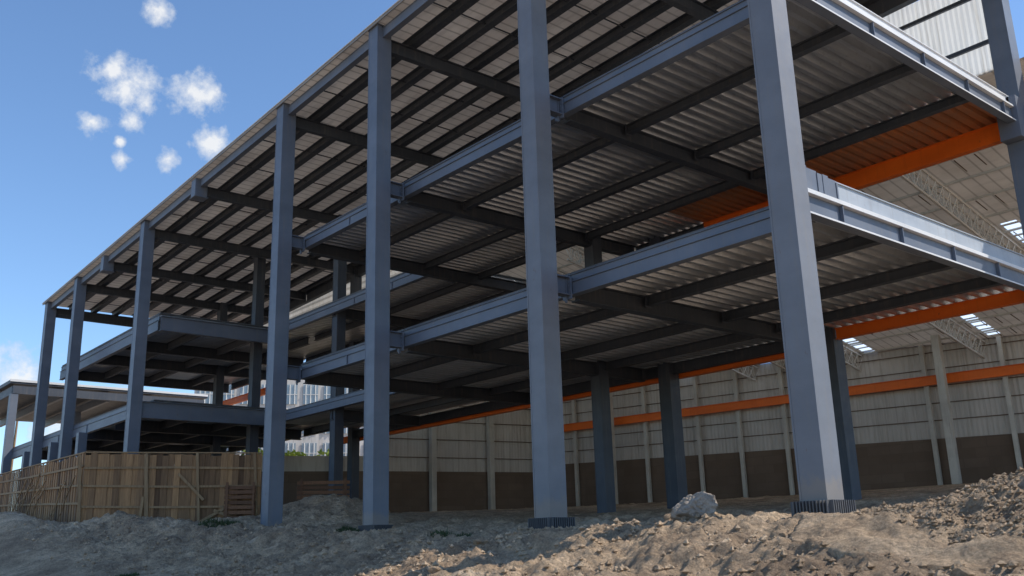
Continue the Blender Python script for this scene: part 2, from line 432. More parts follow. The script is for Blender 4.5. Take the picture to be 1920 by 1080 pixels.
def side_beam(bot, mid, top):
    x = .10; y0, y1 = CW+.01, Wd-CW-.01
    m = MB()
    m.box(x-.015, x, y0, y1, bot+.03, mid-.045)
    m.box(x-.12, x+.075, y0, y1, bot, bot+.028)
    for y in (1.35, 3.35, 5.35, 7.3, 9.1): m.box(x+.001, x+.07, y-.012, y+.012, bot+.03, mid-.046)
    b = m.build('side_beam', 'blue', bld, bevel=.003)
    g = MB(); g.box(x-.12, x+.085, y0, y1, mid-.043, mid+(.03 if mid < 6 else 0)); g.box(x+.0765, x+.081, y0, y1, bot-.002, bot+.03)
    g.build('pale_flange', 'galv_and_sunlit', b)
    u = MB(); ys_ = 1.35
    u.box(x-.075, x-.06, ys_, y1, mid+.002, top-.02); u.box(x-.14, x-.03, ys_, y1, top-.018, top)
    for y in (ys_+.05, y1-.3): u.box(x-.058, x-.01, y-.01, y+.01, mid+.002, top-.02)
    uo = u.build('upstand_channel', 'galv_and_sunlit' if top > 6 else 'sunlit_blue', b)  # web tone carries the sun falling on it
    w = MB()
    for k, y in enumerate((.3, .62, .94, 1.2)):
        w.box(x-.10, x+.0-.02*(k % 2), y, y+.16, mid+.002, top+.06-.02*k)
        w.box(x-.02, x-.005, y+.16, y+.3 if k < 3 else y+.2, mid+.002, top+.03-.02*k)
    w.build('stub_channel', 'blue', b)
side_beam(4.10, 4.50, 4.93)
side_beam(8.34, 8.74, 9.05)
for z in (4.5, 8.5):               # connection plates on the far corner column
    q = MB()
    q.box(-CW-.012, CW+.012, Wd-CW-.32, Wd-CW-.003, z-.55, z+.5)
    q.build('splice_plate', 'blue', bld, bevel=.004); q = MB()
    q.box(CW+.014, CW+.3, Wd-.02, Wd+.02, z-.4, z+.35)
    q.build('splice_plate', 'blue', bld, bevel=.004)

def deck(xa, xb, y0, y1, z):
    """trapezoid sheet, ribs along y"""
    m = MB(); p = .30; n = int(round((xb - xa) / p)); p = (xb - xa) / n; hgt = .15
    prof = []
    for i in range(n):
        x = xa + i * p
        prof += [(x, z), (x+.30*p, z), (x+.50*p, z+hgt), (x+.80*p, z+hgt)]
    prof.append((xb, z))
    nseg = 4; k = len(m.v)
    ysq = [y0 + (y1-y0)*j/nseg for j in range(nseg+1)]
    for y in ysq: m.v += [Vector((a, y, b)) for a, b in prof]
    c = len(prof)
    for j in range(nseg):
        for i in range(c-1):
            m.f.append((k+j*c+i, k+(j+1)*c+i, k+(j+1)*c+i+1, k+j*c+i+1)); m.t.append(.5)
    m.build('floor_deck', 'deck', bld)
    s = MB(); s.box(xa, xb, y0, y1, z+hgt+.004, z+hgt+.06); s.build('floor_slab', 'formwork', bld)
def trans(x, ya, yb, bot, top, mat='dark', fw=.24):
    m = MB(); m.ibeam((x, ya), (x, yb), bot, top, fw=fw, tf=.025); m.build('main_beam', mat, bld)
def longi(xa, xb, y, bot, top, mat='dark', fw=.17):
    m = MB(); m.ibeam((xa, y), (xb, y), bot, top, fw=fw); m.build('secondary_beam', mat, bld)
for bot, top, lines in ((B1, L1, (3.15, 5.95, 8.2)), (B2, L2, (2.85, 5.4, 7.75))):
    zd = top - .135
    for i in range(3):
        deck(X[i+1] + .02, X[i] - .02, E0 + .06, 7.9 if top > 6 else Wd + .1, zd)
        if i == 1 and top > 6: deck(X[2]+.02, -9.46, 7.9, Wd+.1, zd)
        for y in lines: longi(X[i+1]+.13, X[i]-(.13 if i else .03), y, bot+.07, zd-.004)
        if i == 1 or (i and top < 6): longi(X[i+1]+.004, X[i]-.004, Wd, bot-.03, zd-.004)
    for i in (1, 2, 3): trans(X[i], E0+.17, Wd-.1, bot-.1, zd-.006)
    for i in (3, 4):
        deck(X[i+1]+.02, X[i]-.02, VY+.06, Wd+.1, zd + (.1 if top == L1 else 0))
        longi(X[i+1]+.13, X[i]-.13, 7.9, bot+.07, zd-.004)
        longi(X[i+1]+.004, X[i]-.004, Wd, bot-.03, zd-.004)
    trans(X[4], VY+.17, Wd-.1, bot-.1, zd-.006)
for bot in (B1, B2):
    for i in (1, 2):
        for y in ((3.15, 5.95, 8.2) if bot < 6 else (2.85, 5.4, 7.75)):
            for sd in (-1, 1):
                q = MB(); xx = X[i] + sd*.125
                q.box(xx-.008, xx+.008, y-.11, y+.11, bot+.04, bot+.30)
                q.build('end_plate', 'blue_shaded', bld)
# wing floors
for bot, top, xe in ((4.52, 5.12, -50.6), (8.1, 8.78, X[8])):
    zd = top - .10
    stops = [X[5]-.2, X[6], X[7], X[8]] + ([-50.6] if xe < -50 else [])
    deck(xe, X[5]-.2, E0+.06, Wd+.1, zd)
    for a, b_ in zip(stops, stops[1:]):
        for y in (3.0, 5.4, 7.8, Wd): longi(b_+.13, a-.13, y, zd-.34, zd-.004)
        trans(b_, E0+.17, Wd-.1, zd-.5, zd-.006)
# the deep lit transverse beams that close the open bay
for z0, z1 in ((4.40, 5.07), (8.05, 8.66)):
    m = MB(); m.ibeam((X[5]+.1, E0 if z0 > 5 else .24), (X[5]+.1, VY+.3), z0, z1, fw=.22, tf=.02)
    m.build('transverse_edge_beam', 'blue', bld)
# added dark back wall: its black stands for shade in the far ground floor
q = MB(); q.box(-50.2, -44.5, Wd+.3, Wd+.4, .6, 4.9); q.build('shade_back_wall', 'dark', bld)

# roof
xr0, xr1 = X[8] - .5, .35
def roof_strip(name, mat, y0, y1, dz0, dz1, par=bld, x0=xr0, x1=xr1):
    m = MB(); k = len(m.v)
    for x in (x0, x1):
        for (y, dz) in ((y0, dz0), (y1, dz0), (y1, dz1), (y0, dz1)): m.v.append(Vector((x, y, HR(x)+dz)))
    m.f += [(0,1,2,3),(7,6,5,4),(0,4,5,1),(1,5,6,2),(2,6,7,3),(3,7,4,0)]; m.t += [.5]*6
    return m.build(name, mat, par)
roof = roof_strip('roof', 'roof', -.27, Wd+.5, .03, .08)
roof_strip('fascia', 'fascia', -.305, -.275, -.01, .085, roof, xr0-.03, xr1)
roof_strip('gutter_lip', 'galv_and_sunlit', -.335, -.307, .065, .09, roof, xr0-.03, xr1)
ylist = [1.0 + i*1.13 for i in range(9)]
for y in ylist:
    m = MB()
    a, b_ = (xr0+.1, y), (xr1-.05, y)
    m.bar((a[0], y, HR(a[0])-.11), (b_[0], y, HR(b_[0])-.11), .02, .22)
    m.bar((a[0], y+.06, HR(a[0])-.212), (b_[0], y+.06, HR(b_[0])-.212), .24, .012)
    m.bar((a[0], y-.05, HR(a[0])+.008), (b_[0], y-.05, HR(b_[0])+.008), .14, .012)
    m.build('purlin', 'dark', roof)
rods = MB()
for a, b_ in zip(X, X[1:]):
    n = 3 if a-b_ > 5 else 2
    for k in range(1, n):
        x = a + (b_-a)*k/n
        rods.bar((x, .3, HR(x)-.12), (x, Wd-.1, HR(x)-.12), .03, .03)
rods.build('sag_rods', 'dark', roof)
for i, x in enumerate(X):       # rafters
    m = MB(); m.ibeam((x, CW+.02), (x, Wd-.1), HR(x)-.62, HR(x)-.225, fw=.2, tf=.02)
    m.build('rafter', 'dark', roof)
for a, b_ in zip(X, X[1:]):     # blue eave beam
    xa, xb = a-.24, b_+.24
    m = MB()
    m.bar((xa, -.04, HR(xa)-.20), (xb, -.04, HR(xb)-.20), .02, .27)
    m.bar((xa, .02, HR(xa)-.345), (xb, .02, HR(xb)-.345), .18, .018)
    m.bar((xa, .02, HR(xa)-.055), (xb, .02, HR(xb)-.055), .18, .018)
    m.build('eave_beam', 'blue', roof)
for a, b_ in zip(X, X[1:]):     # girder over the second row
    m = MB(); m.ibeam((a-.03, Wd), (b_+.03, Wd), (HR(a)-.75, HR(b_)-.75), (HR(a)-.24, HR(b_)-.24), fw=.22); m.build('girder', 'dark', roof)
# tie bar at the far gable
m = MB(); m.bar((X[8], .25, 11.52), (X[8], Wd, 11.45), .12, .2); m.build('gable_tie', 'blue_shaded', bld)

# white cladding panels above the upper floor
q = MB(); nx_ = 70
for i in range(nx_):
    xa = -9 + i * .14; 
    if xa > -.02: break
    q.quad((xa, 10.72, 10.3), (xa+.07, 10.705, 10.3), (xa+.07, 10.705, 13.1), (xa, 10.72, 13.1))
    q.quad((xa+.07, 10.705, 10.3), (xa+.14, 10.72, 10.3), (xa+.14, 10.72, 13.1), (xa+.07, 10.705, 13.1))
pn = q.build('white_cladding_panel', 'white_clad', bld)
for z in (11.08, 12.45):
    r = MB(); r.box(-9, -.05, 10.58, 10.66, z-.05, z+.05); r.build('cladding_rail', 'blue_shaded', pn)

q = MB()
for i in range(18):     # ribbed cladding between the two roofs further left
    z = 10.35 + i*.15; o = .05*(i % 2)
    q.quad((-46, 10.72-o, z), (-9.02, 10.72-o, z), (-9.02, 10.72-(.05-o), z+.15), (-46, 10.72-(.05-o), z+.15))
q.build('ribbed_cladding_panel', 'ribbed', bld)

# ---------------------------------------------------------------- orange beams at the inner edge of the floors
def orange_beam(label, xa, xb, y, z0, z1):
    r = empty('orange_beam', ((xa+xb)/2, y, z0), label, 'beam', 'orange beams')
    m = MB(); m.box(xa, xb, y, y+.02, z0+.02, z1-.02); m.build('web', 'orange', r)
    f = MB(); f.box(xa, xb, y-.05, y+.15, z0, z0+.018); f.box(xa, xb, y-.05, y+.15, z1-.018, z1); f.build('flange', 'orange', r)
orange_beam('thick orange beam running under the inner edge of the first floor', -5.4, -.24, Wd-.1, 4.15, 4.45)
orange_beam('long thin orange beam under the inner edge of the first floor, left of the corner column', -33, -5.9, Wd+.26, 4.0, 4.3)
orange_beam('short thick orange beam under the inner edge of the upper floor, high at right', -9.5, -.24, Wd-.1, 8.15, 8.628)
orange_beam('orange beam against the bright gap between the floors at far left', -52, -39.9, Wd+.4, 7.62, 7.98)
# painted soffit next to the beam: the last strip of deck is orange
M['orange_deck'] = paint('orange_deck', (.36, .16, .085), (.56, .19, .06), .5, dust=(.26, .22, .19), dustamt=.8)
for z in (L2-.135, L1-.135):
    if z < 6: continue
    q = MB(); n = 32; p = (9.4)/n
    for i in range(n):
        xa = -9.45 + i*p
        q.quad((xa, 7.9, z-.006), (xa, Wd+.2, z-.006), (xa+.55*p, Wd+.2, z-.006), (xa+.55*p, 7.9, z-.006))
        q.quad((xa+.55*p, 7.9, z-.006), (xa+.55*p, Wd+.2, z-.006), (xa+.66*p, Wd+.2, z+.1), (xa+.66*p, 7.9, z+.1))
        q.quad((xa+.66*p, 7.9, z+.1), (xa+.66*p, Wd+.2, z+.1), (xa+.93*p, Wd+.2, z+.1), (xa+.93*p, 7.9, z+.1)); q.quad((xa+.93*p, 7.9, z+.1), (xa+.93*p, Wd+.2, z+.1), (xa+p, Wd+.2, z-.006), (xa+p, 7.9, z-.006))
    q.build('orange_floor_deck', 'orange_deck', bld)

# ---------------------------------------------------------------- warehouse behind
wh = empty('warehouse', (-12, 26.5, .8), 'big beige warehouse hall with brown base wall and sloping ceiling behind the steel frame', 'warehouse')
WA, WB = Vector((-32.3, 23.27)), Vector((6.0, 29.93))
wd = (WB - WA).normalized(); wn = Vector((-wd.y, wd.x))
def wpt(s, off=0): p = WA + wd * s - wn * off; return p
Lw = (WB - WA).length
def sx(x): return (x - WA.x) / wd.x
def dado(x): return interp(x, [(-32.3, 3.36), (-8, 2.75), (6, 2.5)])
def wallquad(m, s0, s1, o, za0, zb0, za1, zb1):
    a, b_ = wpt(s0, o), wpt(s1, o)
    m.quad((a.x, a.y, za0), (b_.x, b_.y, zb0), (b_.x, b_.y, zb1), (a.x, a.y, za1))
CE = lambda y: 10.4 + (7.3-10.4)/(25-10.6)*(y-10.6)
# brown blockwork with depth
m = MB(); a, b_ = wpt(0), wpt(Lw)
for (o, zt) in ((.10, 0),):
    f0, f1 = wpt(0, .12), wpt(Lw, .12)
    m.quad((f0.x, f0.y, -.5), (f1.x, f1.y, -.5), (f1.x, f1.y, dado(6)), (f0.x, f0.y, dado(-32.3)))
    m.quad((f0.x, f0.y, dado(-32.3)), (f1.x, f1.y, dado(6)), (b_.x, b_.y, dado(6)+.02), (a.x, a.y, dado(-32.3)+.02))
m.build('block_wall', 'block', wh)
# beige corrugated sheet: fine vertical ribs
m = MB(); n = 200
for i in range(n):
    s0 = Lw*i/n; s1 = Lw*(i+1)/n; sm = (s0+s1)/2
    for (p0, o0, p1, o1) in ((s0, 0, sm, .014), (sm, .014, s1, 0)):
        a, b_ = wpt(p0, o0), wpt(p1, o1)
        m.quad((a.x, a.y, dado(a.x)-.1), (b_.x, b_.y, dado(b_.x)-.1), (b_.x, b_.y, CE(b_.y)+.3), (a.x, a.y, CE(a.y)+.3))
wallp = m.build('wall_cladding', 'beige', wh)
for k in range(1, 6):
    g = MB(); z0 = interp(k, [(0, 3.36), (6, 7.4)]); z1 = interp(k, [(0, 2.6), (6, 7.2)])
    a, b_ = wpt(0, .05), wpt(Lw, .05); g.bar((a.x, a.y, z0), (b_.x, b_.y, z1), .05, .035); g.build('sheet_joint', 'block', wallp)
for px in (-29.73, -27.85, -25.27, -22.24, -20.05, -17.75, -14.97, -11.34, -8.28, -5.2, -2, 1.2):
    s = sx(px); p = wpt(s, .27); g = MB(); g.bar((p.x, p.y, -.2), (p.x, p.y, CE(p.y)-.05),   .18, .18, up=(wd.x, wd.y, 0)); g.build('wall_post', 'cream', wh, bevel=.01)
for px in (-26.77, -10.41):
    p = wpt(sx(px), 1.3); g = MB(); g.bar((p.x, p.y, -.2), (p.x, p.y, CE(p.y)-.1), .40, .30, up=(wd.x, wd.y, 0)); g.build('tall_post', 'cream', wh, bevel=.01)
# crane rail on the wall
g = MB(); a, b_ = wpt(0, .55), wpt(Lw, .55)
g.bar((a.x, a.y, 5.22), (b_.x, b_.y, 5.36), .03, .36, off=(0, 0)); g.bar((a.x, a.y, 5.03), (b_.x, b_.y, 5.17), .2, .02); g.bar((a.x, a.y, 5.41), (b_.x, b_.y, 5.55), .2, .02)
g.build('crane_rail', 'orange', wh)
# end wall, roughly square to the long wall
EP = [(-32.3, 23.27), (-34.4, 13.1), (-37.6, 5.4)]
def seg(m, p, q, z0, z1, o=0, zq0=None, zq1=None):
    m.quad((p[0]+o, p[1], z0), (q[0]+o, q[1], z0 if zq0 is None else zq0), (q[0]+o, q[1], z1 if zq1 is None else zq1), (p[0]+o, p[1], z1))
m = MB(); seg(m, EP[0], EP[1], .2, 3.0, .1, None, 2.95); seg(m, EP[1], EP[2], .2, 2.95, .1)
m.quad((EP[0][0]+.1, EP[0][1], 3.0), (EP[1][0]+.1, EP[1][1], 2.95), (EP[1][0], EP[1][1], 2.95), (EP[0][0], EP[0][1], 3.0))
m.build('end_block_wall', 'block', wh)
m = MB(); n = 60
for i in range(n):
    t0, t1 = i/n, (i+1)/n; tm = (t0+t1)/2
    f = lambda t: (EP[0][0]+(EP[1][0]-EP[0][0])*t, EP[0][1]+(EP[1][1]-EP[0][1])*t)
    for u0, o0, u1, o1 in ((t0, 0, tm, .012), (tm, .012, t1, 0)):
        p, q_ = f(u0), f(u1)
        m.quad((p[0]+o0, p[1], 2.9), (q_[0]+o1, q_[1], 2.9), (q_[0]+o1, q_[1], 10.2), (p[0]+o0, p[1], 10.2))
ew = m.build('end_wall_cladding', 'beige', wh)
for z in (3.7, 4.65, 5.6, 6.5):
    g = MB(); g.bar((EP[0][0]+.06, EP[0][1], z), (EP[1][0]+.06, EP[1][1], z), .05, .04); g.build('sheet_joint', 'block', ew)
for t in (.05, .33, .66, .98):
    x, y = EP[0][0]+(EP[1][0]-EP[0][0])*t+.3, EP[0][1]+(EP[1][1]-EP[0][1])*t
    g = MB(); g.box(x-.13, x+.13, y-.16, y+.16, 0, 9.6 if t < .9 else 6.0); g.build('wall_post', 'cream', wh, bevel=.01)
m = MB(); seg(m, EP[1], EP[2], 2.95, 3.72, .0); seg(m, EP[1], EP[2], .2, 3.72, -.25)
m.quad((EP[1][0], EP[1][1], 3.72), (EP[2][0], EP[2][1], 3.72), (EP[2][0]-.25, EP[2][1], 3.72), (EP[1][0]-.25, EP[1][1], 3.72))
m.build('low_wall', 'beige', wh)
g = MB(); g.box(-34.9, -34.55, 11.3, 11.65, 0, 7.5); g.build('wall_post', 'cream', wh)
# sloping ceiling: sheet with skylight strips let in, purlins, panel joints
cx0, cx1, cy0, cy1 = -34.5, 7.0, 10.74, 29.9
sky = [(-3.75, .25), (-8.3, .25), (-13.55, .26), (-18.5, .3), (-22.8, .34), (-27.5, .4), (-31.6, .4)]
m = MB(); k = MB()
edges = [cx0]
for sx_, hw in sorted(sky): edges += [sx_-hw, sx_+hw]
edges.append(cx1)
skr = (18.4, 27.0)
def cq(mm, xa, xb, ya, yb, dz=0): mm.quad((xa, ya, CE(ya)+dz), (xb, ya, CE(ya)+dz), (xb, yb, CE(yb)+dz), (xa, yb, CE(yb)+dz))
for i in range(0, len(edges), 2): cq(m, edges[i], edges[i+1], cy0, cy1)
for sx_, hw in sky:
    cq(m, sx_-hw, sx_+hw, cy0, 23.6 if sx_ < -5 else skr[0]); cq(m, sx_-hw, sx_+hw, skr[1] if sx_ < -5 else 20.0, cy1)
cl = m.build('ceiling', 'ceiling', wh)
for sx_, hw in sky:
    k = MB(); cq(k, sx_-hw, sx_+hw, 23.6 if sx_ < -5 else skr[0], skr[1] if sx_ < -5 else 20.0, .01); k.build('skylight', 'skylight', cl)
for j in range(15):
    y = 11.4 + j * 1.25; g = MB(); g.bar((cx0, y, CE(y)-.05), (cx1, y, CE(y)-.05), .05, .07); g.build('ceiling_purlin', 'cream', cl)
g = MB()
for i in range(70):
    x = cx0 + .6 + i * .6
    for j in range(0, 14):
        if random.random() < .33:
            y = 11.5 + j*1.25; g.bar((x, y+.1, CE(y+.1)-.012), (x, y+.1+random.uniform(.5, .95), CE(y+.8)-.012), .03, .02)
tag(g.build('sheet_laps', 'block', cl), kind='stuff')
for sx_, hw in sky:     # closely spaced bars under each skylight strip
    g = MB(); y = 23.7 if sx_ < -5 else 18.5
    while y < (27.0 if sx_ < -5 else 20.0):
        g.bar((sx_-hw-.05, y, CE(y)-.03), (sx_+hw+.05, y, CE(y)-.03), .12, .04); y += .42
    tag(g.build('skylight_bars', 'truss', cl), kind='stuff')
# lattice trusses hanging from the ceiling
def truss(x, y0, y1, z0, z1, dep):
    m = MB(); n = max(4, int((y1-y0)/.42))
    P = lambda t, d: (x, y0+(y1-y0)*t, z0+(z1-z0)*t-d)
    for sd in (-.14, .14):
        m.bar((x+sd, y0, z0), (x+sd, y1, z1), .06, .06)
    m.bar(P(0, dep), P(1, dep), .07, .07)
    for i in range(n):
        t0, tm, t1 = i/n, (i+.5)/n, (i+1)/n
        for sd in (-.14, .14):
            a = P(t0, .03); b_ = P(tm, dep-.03); c_ = P(t1, .03)
            m.bar((a[0]+sd, a[1], a[2]), b_, .03, .03); m.bar(b_, (c_[0]+sd, c_[1], c_[2]), .03, .03)
    m.build('roof_truss', 'truss', wh)
for x in (-4.3, -9.0, -14.1, -16.9, -19.1, -23.4, -28.2):
    truss(x, 11.2, 28.2 if x > -10 else 26.5, CE(11.2)-.14, CE(28.2 if x > -10 else 26.5)-.14, .62)

# ---------------------------------------------------------------- annex block at far left
an = empty('annex_building', (-50.8, 0, 1), 'lower flat-roofed pale steel pavilion beyond the far end of the big frame', 'building')
xa_ = -50.8
m = MB(); m.box(xa_-16, xa_+.25, -.3, 11.2, 8.72, 8.92); m.build('roof', 'blue_shaded', an)
m = MB(); m.box(xa_+.01, xa_+.22, -.1, 11, 8.15, 8.6); m.box(xa_-16, xa_+.0, -.12, .08, 8.15, 8.6); m.build('roof_beam', 'blue_shaded', an)
m = MB()
m.box(xa_+.26, xa_+.30, -.32, 11.2, 8.82, 8.95); m.build('roof_trim', 'galv_and_sunlit', an)
for y in (2.6, 5.2, 7.8):
    m = MB(); m.ibeam((xa_-15, y), (xa_, y), 8.1, 8.6, fw=.2); m.build('ceiling_beam', 'blue', an)
for (x, y) in ((xa_, 0), (xa_, 3.1), (xa_, 7.4), (xa_-5.5, 0), (xa_-5.5, 5), (xa_-11, 0), (xa_-11, 6)):
    m = MB(); m.box(x-.2, x+.2, y-.2, y+.2, .6, 8.14); m.build('column', 'blue', an)
m = MB(); m.box(-60, -52.5, 4.2, 4.4, .7, 3.7)
tag(m.build('beige_wall', 'beige'), 'short beige wall seen under the pavilion floor at far left', 'wall')
m = MB(); m.tube([(-70, 4.5, 1), (-69.6, 4.6, 11.2)], .12, .08)
pr = empty('utility_pole', (-70, 4.5, 1), 'thin leaning pole against the sky at the far left edge', 'pole')
m.build('pole', 'wood_rail', pr); m = MB(); m.bar((-69.7, 3.9, 10.4), (-69.6, 5.3, 10.5), .1, .1); m.build('crossarm', 'wood_rail', pr)

# ---------------------------------------------------------------- timber hoarding
hd = empty('timber_hoarding', (-26.35, -2.93, .2), 'weathered timber board fence around the far part of the site', 'fence')
def board_run(p, q, z0, z1, z0b, z1b, rails, n, slant=0, tone=(.2, .8)):
    p = Vector(p); q = Vector(q); d = (q-p); L = d.length; d.normalize(); nrm = Vector((d.y, -d.x))
    if nrm.dot(Vector((8.2, -13)) - p) < 0: nrm = -nrm
    w = .19; cnt = int(L / w); per = max(1, cnt // n); i = 0
    while i < cnt:
        m = MB(); base_tone = random.uniform(*tone); psl = random.uniform(-.028, .028)
        for k in range(i, min(cnt, i+per)):
            t = (k+.5)/cnt; c = p + d*(t*L); zb = z0+(z0b-z0)*t - .35; zt = z1+(z1b-z1)*t + random.uniform(-.09, .03)
            o = nrm * (random.uniform(.0, .004) + (.024 if k % 2 else 0)); tl = random.uniform(-.01, .01) + psl
            m.bar((c.x+o.x, c.y+o.y, zb), (c.x+o.x+d.x*tl, c.y+o.y+d.y*tl, zt), w*random.uniform(1.06, 1.14), .02, up=(nrm.x, nrm.y, 0), tone=max(0, min(1, base_tone+random.uniform(-.5, .5))))
        m.build('board_panel', 'wood', hd); i += per
    for f in rails:
        a = p + nrm*.062; b_ = q + nrm*.062; za = z0+(z1-z0)*f; zb2 = z0b+(z1b-z0b)*f
        m = MB(); mid = (a+b_)/2; j = random.uniform(-.03, .03)
        m.bar((a.x, a.y, za), (mid.x, mid.y, (za+zb2)/2+j), .04, .075, tone=random.uniform(.4, .8)); m.bar((mid.x, mid.y, (za+zb2)/2+j), (b_.x, b_.y, zb2), .04, .075, tone=random.uniform(.4, .8))
        m.build('rail', 'wood_rail', hd)
    m = MB(); a = p; m.bar((a.x, a.y, z1+.03), (q.x, q.y, z1b+.03), .1, .04, tone=.7); m.build('top_rail', 'wood_rail', hd)
    return p, d, nrm, L
c0 = (-26.35, -2.93); c1 = (-23.35, 2.1); c2 = (-44.0, -1.85)
p, d, nn, L = board_run(c0, c1, .2, 2.50, .1, 2.40, (.22, .52, .78), 6, tone=(.25, .7))
for t, w_ in ((.003, .1), (.37, .13), (.66, .09), (.99, .09)):
    c = p + d*(L*t) + nn*.1; m = MB(); m.bar((c.x, c.y, -.1), (c.x - d.x*.18, c.y - d.y*.18, 2.45), w_, .05, up=(nn.x, nn.y, 0), tone=.6); m.build('upright', 'wood_rail', hd)
def brace(par, t0, z0, t1, z1, w_=.09):
    a = p + d*(L*t0) + nn*.14; b_ = p + d*(L*t1) + nn*.14
    m = MB(); m.bar((a.x, a.y, z0), (b_.x, b_.y, z1), w_, .04, up=(nn.x, nn.y, 0), tone=.7); m.build('brace', 'wood_rail', par)
brace(hd, .53, 1.75, .68, .85); brace(hd, .66, .1, .80, .55); brace(hd, .74, .5, .88, .15); brace(hd, .33, .1, .34, 1.0)
p2, d2, n2, L2_ = board_run(c0, c2, .1, 2.50, 1.0, 3.05, (.3, .55, .82), 8, tone=(.3, .75))
m = MB()
for k in range(11):
    t = random.uniform(.01, .5); c = p2 + d2*(L2_*t) + n2*.25; z = .3+.9*t
    l = random.uniform(1.5, 3.2)*(1+t); pts = []
    for j in range(5):
        u = j/4; pts.append((c.x+d2.x*l*u+random.uniform(-.1, .1), c.y+d2.y*l*u, z + random.uniform(.2, .9)*(1-u) + (1-u)*.8 + random.uniform(-.05, .05)))
    m.tube(pts, .03, .012, 5, tone=random.uniform(.3, .9))
tag(m.build('branch_pile', 'wood_rail'), 'bare branches and sticks leaning on the receding boards at far left', 'branches')
def slat_panel(c, dr, w_, z0, n, label):
    r = empty('slatted_panel', (c[0], c[1], z0), label, 'panel', 'slatted panels by the hoarding'); dr = Vector(dr).normalized(); nr = Vector((dr.y, -dr.x))
    if nr.dot(Vector((8.2, -13)) - Vector(c)) < 0: nr = -nr
    m = MB()
    for i in range(n):
        z = z0 + .08 + i*.17; a = Vector(c) - dr*w_/2; b_ = Vector(c) + dr*w_/2
        m.bar((a.x, a.y, z), (b_.x, b_.y, z+random.uniform(-.02, .02)), .05, .12, tone=random.uniform(.3, .9))
    m.build('slats', 'wood_red', r)
    for s in (-.42, .42):
        q_ = Vector(c) + dr*w_*s + nr*.06; m = MB(); m.bar((q_.x, q_.y, z0-.2), (q_.x, q_.y, z0+n*.17+.08), .08, .04, up=(nr.x, nr.y, 0), tone=.5); m.build('upright', 'wood_red', r)
e_ = Vector(c1) + nn*.22 - d*.65
slat_panel((e_.x, e_.y), d, 1.05, .15, 7, 'reddish brown slatted panel leaning on the right end of the board fence')
slat_panel((-23.6, 4.7), (.5, 1), 1.9, .2, 8, 'brown slatted panel standing just right of the third free column from the right')

# ---------------------------------------------------------------- bright yard beyond the low wall
def rayp(az, dist): a = math.radians(az); return Vector((8.23 + dist*math.sin(a), -12.96 + dist*math.cos(a)))
gb = empty('pale_building', (*rayp(-62, 84), 1), 'pale building with a grid of windows, seen through the open floors at left', 'building')
pa, pb = rayp(-68.4, 84), rayp(-56.5, 84); dd = (pb-pa); LL = dd.length; dd.normalize(); nb = Vector((dd.y, -dd.x))
m = MB(); a, b_ = pa - nb*4, pb - nb*4
m.bar((a.x, a.y, 6.9), (b_.x, b_.y, 6.9), 8, 13.8); m.build('wall', 'beige', gb)
for i in range(10):
    for j in range(5):
        c = pa + dd*(LL*(i+.5)/10) + nb*.06; z = 2.2 + j*2.5
        m = MB(); s = dd*LL/10*.36; m.bar((c.x-s.x, c.y-s.y, z), (c.x+s.x, c.y+s.y, z), .04, 1.7); w_ = m.build('window', 'glass', gb)
        m = MB()
        for q_ in (-.33, 0, .33):
            cc = c + dd*LL/10*.7*q_ + nb*.06; m.bar((cc.x, cc.y, z-.85), (cc.x, cc.y, z+.85), .05, .05)
        m.bar((c.x-s.x+nb.x*.06, c.y-s.y+nb.y*.06, z), (c.x+s.x+nb.x*.06, c.y+s.y+nb.y*.06, z), .05, .05); m.build('frame', 'truss', w_)
def shrub(az, dist, z0, h, r, mat, name, label, group, n=900, lf=.16):
    c = rayp(az, dist); root = empty(name, (c.x, c.y, z0), label, 'shrub', group)
    m = MB()
    for k in range(4):
        a = random.uniform(0, 6.28); m.tube([(c.x, c.y, z0), (c.x+math.cos(a)*r*.3, c.y+math.sin(a)*r*.3, z0+h*.5), (c.x+math.cos(a)*r*.5, c.y+math.sin(a)*r*.5, z0+h*.8)], .05, .02, 5)
    m.build('stem', 'bark', root)
    m = MB(); cl_ = [(random.uniform(-.6, .6)*r, random.uniform(-.6, .6)*r, random.uniform(.35, .85)*h, random.uniform(.3, .5)*r) for _ in range(9)]
    for _ in range(n):
        q_ = random.choice(cl_); v = Vector([random.gauss(0, 1) for _ in range(3)]).normalized() * q_[3] * random.uniform(.7, 1.05)
        P_ = Vector((c.x+q_[0], c.y+q_[1], z0+q_[2])) + v
        u = Vector([random.gauss(0, 1) for _ in range(3)]).normalized(); w2 = u.orthogonal().normalized()
        m.quad(P_-u*lf, P_+w2*lf*.5, P_+u*lf, P_-w2*lf*.5)
    m.build('foliage', mat, root)
labs = ['yellow-green shrub left of the tall columns behind the low wall', 'yellow-green shrub behind the low wall, second from left', 'yellow-green shrub behind the low wall, third from left', 'yellow-green shrub behind the low wall, rightmost one']
for i, az in enumerate((-67.0, -64.6, -62.9, -61.6)): shrub(az, 57, 1.2, 3.7, 1.6, 'hedge', 'shrub', labs[i], 'shrubs beyond the low wall')

